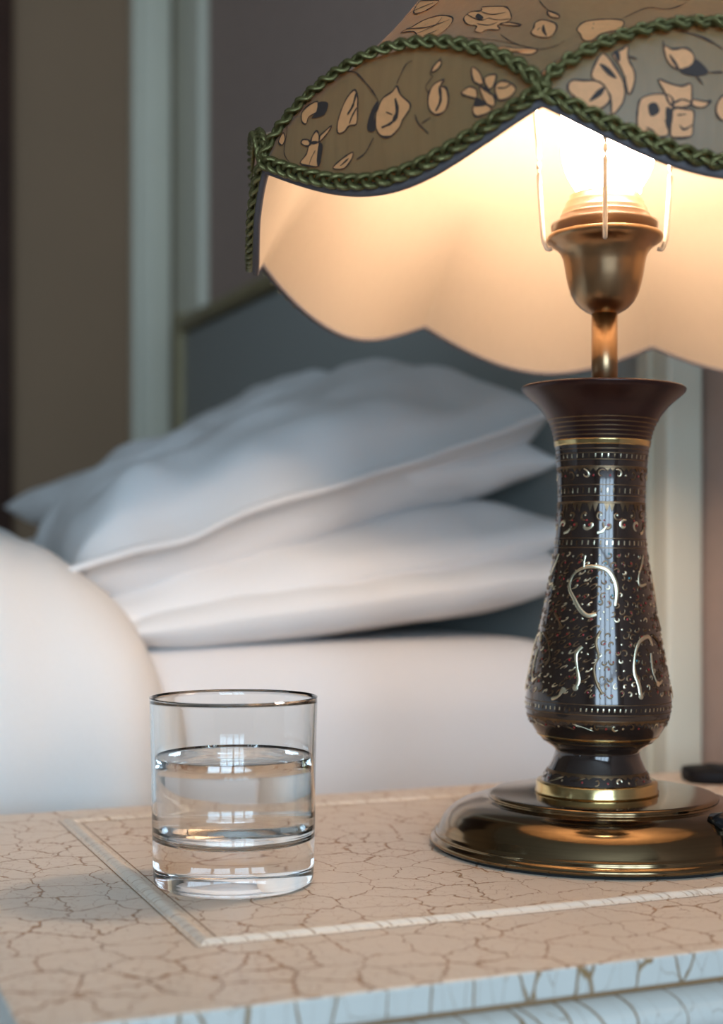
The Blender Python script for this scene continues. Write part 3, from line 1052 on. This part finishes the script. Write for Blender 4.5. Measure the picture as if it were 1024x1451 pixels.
def hermite(pts, x):
    n = len(pts)
    for i in range(n - 1):
        z0, r0 = pts[i]; z1, r1 = pts[i + 1]
        if x <= z1 or i == n - 2:
            t = max(0.0, min(1.0, (x - z0) / (z1 - z0)))
            za, ra = pts[max(0, i - 1)]; zb, rb = pts[min(n - 1, i + 2)]
            m0 = (r1 - ra) / (z1 - za) * (z1 - z0); m1 = (rb - r0) / (zb - z0) * (z1 - z0)
            return (2 * t ** 3 - 3 * t * t + 1) * r0 + (t ** 3 - 2 * t * t + t) * m0 + (-2 * t ** 3 + 3 * t * t) * r1 + (t ** 3 - t * t) * m1


def upper_z(th):
    """height of the wavy upper wire that the skirt panels hang from"""
    return ZN + UP_AMP * abs(math.sin(NS / 2 * (th - SH_PH))) ** 0.62


def shade_pt(th, z, d=0.0):
    """point on the shade relative to the lamp; th = 0 toward the camera, d outward"""
    q = PI / NS
    a = (th - SH_PH) % (2 * q) - q
    fac = math.cos(q) / math.cos(a)
    k = 0.80 if z < CAMH + 0.20 else max(0.35, 0.80 - (z - CAMH - 0.20) * 6)
    zu = upper_z(th)
    if z <= zu:
        r = 0.1905 + 0.05 * min(0.04, zu - z) + 2.0 * (zu - z) * (z - ZN + LO_AMP) * 1.2
    else:
        e = 0.1905 - hermite(body_pts, zu - CAMH)
        r = hermite(body_pts, z - CAMH) + e * math.exp(-(z - zu) / 0.010)
    r = r * (1 - k * (1 - fac)) + d
    x = r * math.sin(th); y = -r * math.cos(th)
    return Vector((SHX + x, SHY + y, z + TILT_X * x + TILT_Y * y))


def braid_z(th, sign):
    s = sign * math.sin(NS / 2 * (th - SH_PH))
    return ZN + UP_AMP * s ** 0.62 if s > 0 else ZN + LO_AMP * s


def edge_z(th):
    return ZN - 0.0046 - LO_AMP * abs(math.sin(NS / 2 * (th - SH_PH)))


def lining_pt(th, z, z0):
    """the lining is stretched straight from the scalloped edge to the top ring"""
    p0 = shade_pt(th, z0, -0.0016)
    r0 = math.hypot(p0.x - SHX, p0.y - SHY)
    zk = CAMH + 0.215
    rk = 0.138
    if z < zk:
        t = (z - z0) / (zk - z0)
        r = r0 + (rk - r0) * t + 0.010 * t * (1 - t)
    else:
        r = hermite([(0.215, 0.138), (0.235, 0.121), (0.250, 0.110), (0.267, 0.100), (0.300, 0.087), (0.350, 0.077), (0.400, 0.0725)], z - CAMH)
    x = r * math.sin(th); y = -r * math.cos(th)
    return Vector((SHX + x, SHY + y, z + TILT_X * x + TILT_Y * y))


def shade():
    nth, nz = 512, 56
    ztop = CAMH + 0.395
    V = []
    for j in range(nz):
        fr = j / (nz - 1)
        for i in range(nth):
            th = 2 * PI * i / nth
            z0 = edge_z(th)
            V.append(shade_pt(th, z0 + (ztop - z0) * fr))
    sh = mesh_obj('lamp_shade', V, grid_faces(nth, nz, wrap_u=True), M['shade_silk'], lamp)
    V = []
    for j in range(nz):
        fr = j / (nz - 1)
        for i in range(nth):
            th = 2 * PI * i / nth
            z0 = edge_z(th) + 0.0002
            V.append(lining_pt(th, z0 + (ztop - z0) * fr, z0))
    mesh_obj('shade_lining', V, grid_faces(nth, nz, wrap_u=True), M['lining'], sh)
    # binding round the scalloped edge: a folded strip
    V = []
    prof = [(0.0006, 0.0042), (0.0009, 0.001), (0.0004, -0.0006), (-0.0010, -0.0008), (-0.0022, -0.0004), (-0.0024, 0.0012), (-0.0022, 0.0026)]
    for d, dz in prof:
        for i in range(nth):
            th = 2 * PI * i / nth
            V.append(shade_pt(th, edge_z(th) + dz, d))
    mesh_obj('edge_binding', V, grid_faces(nth, len(prof), wrap_u=True), M['binding'], sh)
    # two plaited braids winding round the shade
    lam, a_off, b_off, rad = 0.0225, 0.0024, 0.00150, 0.00115
    for sign in (1, -1):
        dense = []
        N0 = 4000
        for i in range(N0):
            th = 2 * PI * i / N0
            dense.append(shade_pt(th, braid_z(th, sign), 0.0012))
        cum = [0.0]
        for i in range(N0): cum.append(cum[-1] + (dense[(i + 1) % N0] - dense[i]).length)
        tot = cum[-1]
        nper = round(tot / lam)
        steps = nper * 20
        pts, j = [], 0
        for k in range(steps):
            s = tot * k / steps
            while cum[j + 1] < s: j += 1
            t = (s - cum[j]) / (cum[j + 1] - cum[j])
            th = 2 * PI * (j + t) / N0
            z = braid_z(th, sign)
            p = shade_pt(th, z, 0.0016)
            nrm = ((shade_pt(th + 0.004, z) - shade_pt(th - 0.004, z)).cross(shade_pt(th, z + 0.001) - shade_pt(th, z - 0.001))).normalized()
            if nrm.dot(p - Vector((0, 0, p.z))) < 0: nrm = -nrm
            pts.append((p, nrm))
        V, F, UV = [], [], []
        ns = 6
        lift = 0.0016 if sign > 0 else 0.0006
        for st in range(3):
            base = len(V)
            path = []
            for k, (p, nrm) in enumerate(pts):
                tg = (pts[(k + 1) % steps][0] - pts[k - 1][0]).normalized()
                bn = nrm.cross(tg)
                ph = 2 * PI * k / 20 + st * 2 * PI / 3
                near = abs(math.sin(NS / 2 * 0))
                path.append(p + bn * (a_off * math.sin(ph)) + nrm * (b_off * math.sin(2 * ph)))
            for k, c in enumerate(path):
                tg = (path[(k + 1) % steps] - path[k - 1]).normalized()
                nrm = pts[k][1]
                bn = nrm.cross(tg).normalized(); nn = tg.cross(bn)
                for e in range(ns):
                    an = 2 * PI * e / ns
                    V.append(c + bn * (rad * 1.12 * math.cos(an)) + nn * (rad * math.sin(an)))
                    UV.append((k * 1.0, e * 1.0))
            for k in range(steps):
                k2 = (k + 1) % steps
                for e in range(ns):
                    e2 = (e + 1) % ns
                    F.append((base + k * ns + e, base + k * ns + e2, base + k2 * ns + e2, base + k2 * ns + e))
        o = mesh_obj('braid', V, F, M['braid'], sh)
        uvl = o.data.uv_layers.new(name='UVMap')
        for lp in o.data.loops:
            uvl.data[lp.index].uv = UV[lp.vertex_index]
    return sh


shade_o = shade()

# wires that carry the shade, from a ring under the cup rim up to the top of the shade
for an in (-R(90), -R(9), R(90)):
    ca, sa = math.sin(an), -math.cos(an)
    rr = [(0.0270, zpx(352)), (0.0290, zpx(353)), (0.0305, zpx(345)), (0.0315, zpx(330)), (0.0335, zpx(250)), (0.0350, zpx(170)), (0.0500, CAMH + 0.36), (0.069, CAMH + 0.388)]
    tube('shade_wire', [Vector((ROD + r * ca, r * sa, z + max(0, (r - 0.035) / 0.037) * (TILT_X * r * ca + TILT_Y * r * sa))) for r, z in catmull(rr, 5)], 0.0012, M['wire_white'], lamp, 8)
tube('wire_ring', [Vector((SHX + 0.0690 * math.sin(2 * PI * k / 64), SHY - 0.0690 * math.cos(2 * PI * k / 64), CAMH + 0.388 + TILT_X * 0.069 * math.sin(2 * PI * k / 64) - TILT_Y * 0.069 * math.cos(2 * PI * k / 64))) for k in range(65)], 0.0014, M['wire_white'], lamp, 8)

# cord leaving the foot on its right side
cv = Vector((0.0480, -0.0560, 0.0205))
cd = Vector((0.62, -0.75, 0)).normalized()
cpath = catmull([tuple(cv - cd * 0.006), tuple(cv + cd * 0.006), tuple(cv + cd * 0.016 + Vector((0, 0, -0.004))), tuple(cv + cd * 0.026 + Vector((0.004, 0.002, -0.0125))), tuple(cv + cd * 0.036 + Vector((0.014, 0.010, -0.0172))), (0.125, -0.040, 0.0033), (0.165, 0.0, 0.0031), (0.205, 0.020, 0.0034), (0.2235, 0.026, -0.008), (0.2265, 0.027, -0.05), (0.2265, 0.027, -0.20), (0.2265, 0.027, -0.45)], 8)
cord = tube('cord', [Vector(p) for p in cpath], 0.0028, M['cable_black'], lamp, 12)
tube('cord_grommet', [cv - cd * 0.006 + Vector((0, 0, -0.001)), cv, cv + cd * 0.005, cv + cd * 0.006], [0.0050, 0.0052, 0.0046, 0.0034], M['cable_black'], cord, 16)

# brocade flowers woven into the silk: outlines as (angle in mrad, height above the camera level in 1/100 mm)
MOTIFS = [
    ('bud',[[(-664,17582),(-652,17161),(-626,16727),(-626,16467),(-645,16094),(-653,15827),(-678,15549),(-704,15640),(-720,15994),(-723,16531),(-714,16946),(-702,17238),(-676,17403)]],[[(-717,17186),(-735,16877),(-748,16248),(-741,15961),(-723,15967),(-727,16544),(-717,16884)]],[(2.29,[(-667,17068),(-660,16516),(-673,16121),(-704,15996)]),(1.02,[(-692,16599),(-674,16419)]),(0.76,[(-664,17659),(-658,17938),(-642,18411),(-625,18495)])]),
    ('bud',[[(-792,17957),(-813,17737),(-828,17334),(-840,16764),(-839,16297),(-819,16256),(-802,16458),(-780,16447),(-779,17130),(-781,17601)]],[],[(1.78,[(-786,17777),(-794,17267),(-810,16951)]),(1.52,[(-781,17137),(-795,16810),(-802,16535)])]),
    ('bud',[[(-916,18001),(-947,17945),(-967,17718),(-963,17300),(-947,17144),(-939,17429),(-906,17518),(-911,17779)]],[[(-909,17930),(-877,17746),(-886,17272),(-929,17304),(-915,17560)]],[]),
    ('flower',[[(-911,16669),(-925,16415),(-924,16176),(-900,16156),(-901,16472)],[(-956,16468),(-960,16328),(-942,16135),(-927,16150),(-937,16387)],[(-930,16202),(-941,15779),(-962,15471),(-931,15235),(-899,15111),(-893,15665),(-900,16117)],[(-897,16144),(-871,16426),(-859,16687),(-883,16515),(-897,16380)]],[[(-900,16078),(-887,15951),(-890,15499),(-899,15073),(-906,15329)]],[(0.76,[(-911,15813),(-923,15550),(-931,15274)])]),
    ('leaf',[[(-790,15280),(-812,15210),(-841,15012),(-853,14831),(-820,14717),(-796,15006)]],[],[(0.76,[(-804,15071),(-830,14864)])]),
    ('leaf',[[(-1030,17127),(-1044,16786),(-1029,16554),(-1020,16794)]],[],[(0.76,[(-1020,17565),(-1015,17055),(-1020,16193),(-999,15665)])]),
    ('vine',[],[],[(1.02,[(-839,18950),(-797,18753),(-765,18233),(-735,17640),(-717,17186)]),(0.89,[(-728,15651),(-752,15148),(-780,14950)]),(0.89,[(-971,17819)])]),
    ('bud',[[(-536,17357),(-545,17130),(-530,17002),(-523,16539),(-529,16126),(-550,15980),(-569,16190),(-576,16582),(-573,17010),(-559,17294)]],[],[(1.9,[(-547,17139),(-543,16538),(-555,16141)]),(0.76,[(-576,16949),(-583,17270),(-567,17584),(-573,17830),(-546,18333)])]),
    ('leaf',[[(-549,18230),(-566,18032),(-569,17802),(-556,17858),(-546,18031)]],[],[]),
    ('flower',[[(-467,17625),(-449,17377),(-438,16897),(-450,16869),(-464,17135)],[(-434,17102),(-409,17125),(-412,16738),(-424,16562),(-433,16809)],[(-491,16647),(-472,16835),(-454,16664),(-454,16338),(-471,16433)],[(-446,16780),(-428,16504),(-411,16232),(-411,15874),(-428,16001),(-441,16403)],[(-460,16035),(-441,16043),(-424,15915),(-419,15688),(-449,15571),(-461,15754)],[(-408,16723),(-388,16800),(-363,16431),(-375,16111),(-399,16048),(-409,16368)]],[[(-452,16331),(-439,16179),(-427,15984),(-441,15957),(-459,16017),(-458,16208)],[(-435,16743),(-425,16565),(-418,16324),(-428,16468)]],[(1.02,[(-404,16564),(-387,16510),(-375,16614)])]),
    ('vine',[],[],[(1.02,[(-610,16188),(-600,15788),(-573,15302)]),(0.76,[(-592,15777),(-568,15935)])]),
    ('flower',[[(-659,22289),(-649,22687),(-599,22500),(-612,22822),(-548,22575),(-499,22278),(-464,21541),(-459,21136),(-491,20952),(-473,20539),(-517,20726),(-529,20534),(-558,20815),(-569,21250),(-615,21613)],[(-488,21045),(-453,20976),(-409,20587),(-447,20731)]],[[(-606,22344),(-570,21909),(-574,21762),(-606,22084)]],[(0.76,[(-656,22531),(-575,21717),(-544,21725)]),(0.76,[(-596,22422),(-540,21959),(-491,21883)]),(0.76,[(-574,21448),(-523,21100),(-499,21226)]),(0.63,[(-544,21725),(-504,21407),(-460,21266)])]),
    ('bud',[[(-370,20588),(-351,20678),(-310,20220),(-304,19741),(-316,19372),(-345,19502),(-371,19859),(-369,20216)]],[],[(1.78,[(-343,20294),(-339,19949),(-325,19472)]),(0.63,[(-356,19973),(-349,20180)])]),
    ('leaf',[[(-345,21272),(-309,20831),(-305,20578),(-332,20829)]],[],[(0.63,[(-388,22259),(-365,21758),(-344,21335)])]),
    ('flower',[[(-992,23079),(-947,23188),(-900,23410),(-813,23265),(-729,22714),(-700,22125),(-700,21478),(-726,21232),(-820,21866),(-898,22649)]],[],[(0.89,[(-976,23226),(-825,22556),(-730,22535)]),(0.89,[(-864,22290),(-788,22476),(-791,23034)]),(0.76,[(-795,21783),(-738,21890)])]),
    ('leaf',[[(-1035,24497),(-1063,25256),(-1025,25179),(-905,24627),(-922,24288),(-974,24206)]],[],[(0.76,[(-1076,24374),(-1048,24667),(-934,24616)])]),
    ('leaf',[[(-442,18727),(-424,18981),(-387,18809),(-348,18717),(-338,18536),(-355,18315),(-390,18506),(-416,18390)]],[],[]),
    ('leaf',[[(-410,17830),(-391,17907),(-370,17501),(-341,17314),(-338,16928),(-368,17243),(-393,17585)]],[],[]),
    ('vine',[],[],[(0.76,[(-532,18890),(-567,20160),(-515,19955),(-425,19384),(-344,18706),(-302,18723),(-278,19121)]),(0.76,[(-462,20157),(-417,19438),(-383,19010)])]),
    ('flower',[[(-254,19887),(-235,20439),(-171,20647),(-137,20488),(-149,19844),(-193,19539),(-213,19033),(-234,19093),(-245,19582)]],[],[(0.95,[(-214,20298),(-216,19982),(-204,19730)])]),
    ('leaf',[[(-314,17079),(-300,17606),(-272,17920),(-261,17731),(-274,17025),(-300,17039)]],[],[]),
    ('vine',[],[],[(0.79,[(-136,20750),(-69,21584),(-4,21598),(61,22214)]),(0.95,[(-36,18923),(26,18660),(66,18280)])]),
    ('flower',[[(-135,18103),(-135,17608),(-121,17003),(-126,16384),(-135,16198),(-142,16800),(-153,17318),(-167,17705),(-148,17952)],[(-189,17727),(-171,17476),(-153,16963),(-142,16450),(-146,15838),(-167,15382),(-171,15979),(-185,16486),(-207,16725),(-207,17080)],[(-225,16619),(-194,16607),(-176,16234),(-171,15979),(-185,15617),(-216,15495),(-234,15822),(-256,16237),(-249,16596)]],[[(-214,15800),(-198,16252),(-183,16401),(-189,16087)],[(-194,17317),(-176,17203),(-158,16781),(-176,16892)],[(-164,17888),(-153,17811),(-152,17453),(-160,17578)]],[(1.11,[(-141,16889),(-144,16447)]),(0.95,[(-135,17697),(-116,17586)])]),
    ('leaf',[[(-60,18203),(-42,18095),(-13,18185),(3,17898),(0,17581),(-19,17328),(-42,17380),(-56,17715)]],[[(-28,17295),(0,17537),(8,17771),(33,17328),(16,17122),(-14,17115)]],[(1.9,[(-49,17859),(-31,17353)]),(0.95,[(-62,18426),(-61,18155)]),(0.95,[(5,17146),(21,16797)]),(0.95,[(33,17283),(64,17366)])]),
    ('flower',[[(-73,16849),(-47,16713),(-24,16662),(-5,16779),(-3,16305),(-6,15957),(-27,15837),(-48,15890),(-61,16386)],[(-108,16061),(-80,16273),(-48,16235),(-43,15811),(-57,15279),(-52,14785),(-80,14618),(-112,14776),(-117,15108),(-115,15708)],[(-43,15726),(-15,15770),(1,15712),(-1,15199),(-5,14777),(-43,14676),(-48,14957)],[(-3,16176),(28,16142),(37,16201),(23,15918),(-1,15922)]],[[(-57,15791),(-43,15640),(-48,15040),(-57,15279)],[(-94,15823),(-78,15931),(-71,15599),(-89,15401)]],[(0.95,[(-34,15527),(-15,15582)]),(1.11,[(-48,15890),(-24,16142),(-3,16030)]),(0.95,[(-99,14965),(-80,14824)]),(0.95,[(-29,15153),(-20,15002),(-3,15195)])]),
    ('bud',[[(66,16469),(49,16050),(51,15626),(68,15485),(87,15776),(90,16211)]],[],[(1.9,[(66,16295),(73,15921),(66,15651)])]),
]


def motif(kind, petals, darks, strokes, turn):
    V, F, MI = [], [], []

    def pt(th, z, d): return shade_pt(th, z, d)

    def fill(pts, d, mi):
        c = catmull(pts, 3, True)
        cx = sum(p[0] for p in c) / len(c); cz = sum(p[1] for p in c) / len(c)
        flat = [Vector(((p[0] - cx) * 0.18, p[1] - cz, 0)) for p in c]
        tris = tessellate_polygon([flat])
        b = len(V)
        V.extend(pt(p[0], p[1], d) for p in c)
        for t in tris:
            F.append(tuple(b + (k if isinstance(k, int) else k[0]) for k in t)); MI.append(mi)

    def ribbon(c, w, d, mi, closed):
        b, n = len(V), len(c)
        for i, (th, z) in enumerate(c):
            p0 = c[i - 1] if (closed or i) else c[0]
            p1 = c[(i + 1) % n] if (closed or i < n - 1) else c[-1]
            tx, tz = (p1[0] - p0[0]) * 0.18, p1[1] - p0[1]
            l = math.hypot(tx, tz) or 1e-9
            ww = w * (0.65 + 0.7 * abs(noise.noise(Vector((th * 40, z * 300, turn)))) * 2)
            if not closed: ww *= 0.35 + 0.75 * math.sin(PI * (0.1 + 0.8 * i / max(1, n - 1)))
            for sg in (-1, 1):
                V.append(pt(th - tz / l * ww * sg / 0.18, z + tx / l * ww * sg, d))
        for i in range(n if closed else n - 1):
            j = (i + 1) % n
            F.append((b + 2 * i, b + 2 * i + 1, b + 2 * j + 1, b + 2 * j)); MI.append(mi)

    cv = lambda pts: [(a * 1e-3 + turn, CAMH + z * 1e-5) for a, z in pts]
    for p in petals:
        q = cv(p)
        fill(q, 0.00035, 0)
        ribbon(catmull(q, 3, True), 0.00034, 0.00055, 1, True)
    for p in darks:
        if len(p) > 2: fill(cv(p), 0.00050, 1)
    for w, p in strokes:
        if len(p) > 1: ribbon(catmull(cv(p), 4), w * 0.00030, 0.00060, 1, False)
    name = {'bud': 'woven_bud', 'flower': 'woven_flower', 'leaf': 'woven_leaf', 'vine': 'woven_vine'}[kind]
    me = bpy.data.meshes.new(name)
    me.from_pydata([tuple(v) for v in V], [], F)
    me.materials.append(M['motif_peach']); me.materials.append(M['motif_dark'])
    for p, mi in zip(me.polygons, MI): p.material_index = mi
    # every face looks outward
    bm = bmesh.new(); bm.from_mesh(me)
    for f_ in bm.faces:
        f_.normal_update()
        c = f_.calc_center_median()
        if f_.normal.dot(Vector((c.x, c.y, 0.02))) < 0: f_.normal_flip()
    bm.to_mesh(me); bm.free()
    o = bpy.data.objects.new(name, me); COL.objects.link(o); o.parent = shade_o


for turn in range(4):
    for kind, petals, darks, strokes in MOTIFS:
        motif(kind, petals, darks, strokes, turn * PI / 2)
    # the same sprays climb to the top of the shade
    for lift, shift in ((5200, 0.35), (10400, 0.0)):
        for kind, petals, darks, strokes in MOTIFS[11:22]:
            up = lambda pts: [(a, min(39000, int(20000 + (z - 20000) * 0.9) + lift)) for a, z in pts]
            motif(kind, [up(p) for p in petals], [up(p) for p in darks], [(w, up(p)) for w, p in strokes], turn * PI / 2 + shift)


# ------------------------------------------------------------------ remote control behind the lamp
rc = empty('remote_control', (0.273, 0.951, TZ), R(2))
tag(rc, 'slim black remote control lying on the table behind the lamp foot', 'remote control')
L_, W_, H_ = 0.062, 0.019, 0.0085
bm = bmesh.new()
vs = []
for k in range(40):
    a = 2 * PI * k / 40
    ca, sa = math.cos(a), math.sin(a)
    vs.append((L_ * math.copysign(abs(ca) ** 0.35, ca), W_ * math.copysign(abs(sa) ** 0.5, sa)))
V, F = [], []
lev = [(0.96, 0.0), (1.0, 0.003), (1.0, 0.0065), (0.97, H_), (0.9, H_ + 0.0004)]
for sc_, z in lev: V += [(x * (1 - (1 - sc_) * 0.4), y * sc_, z) for x, y in vs]
F = grid_faces(40, len(lev), wrap_u=True) + [tuple(range(40))[::-1], tuple((len(lev) - 1) * 40 + k for k in range(40))]
mesh_obj('remote_body', V, F, M['remote_black'], rc)
for i in range(6):
    for j in (-1, 0, 1):
        boxes('button', [(-0.040 + i * 0.014 - 0.004, -0.040 + i * 0.014 + 0.004, j * 0.010 - 0.003, j * 0.010 + 0.003, H_ + 0.0003, H_ + 0.0016)], M['remote_key'], rc, 0.0006)
bm.free()
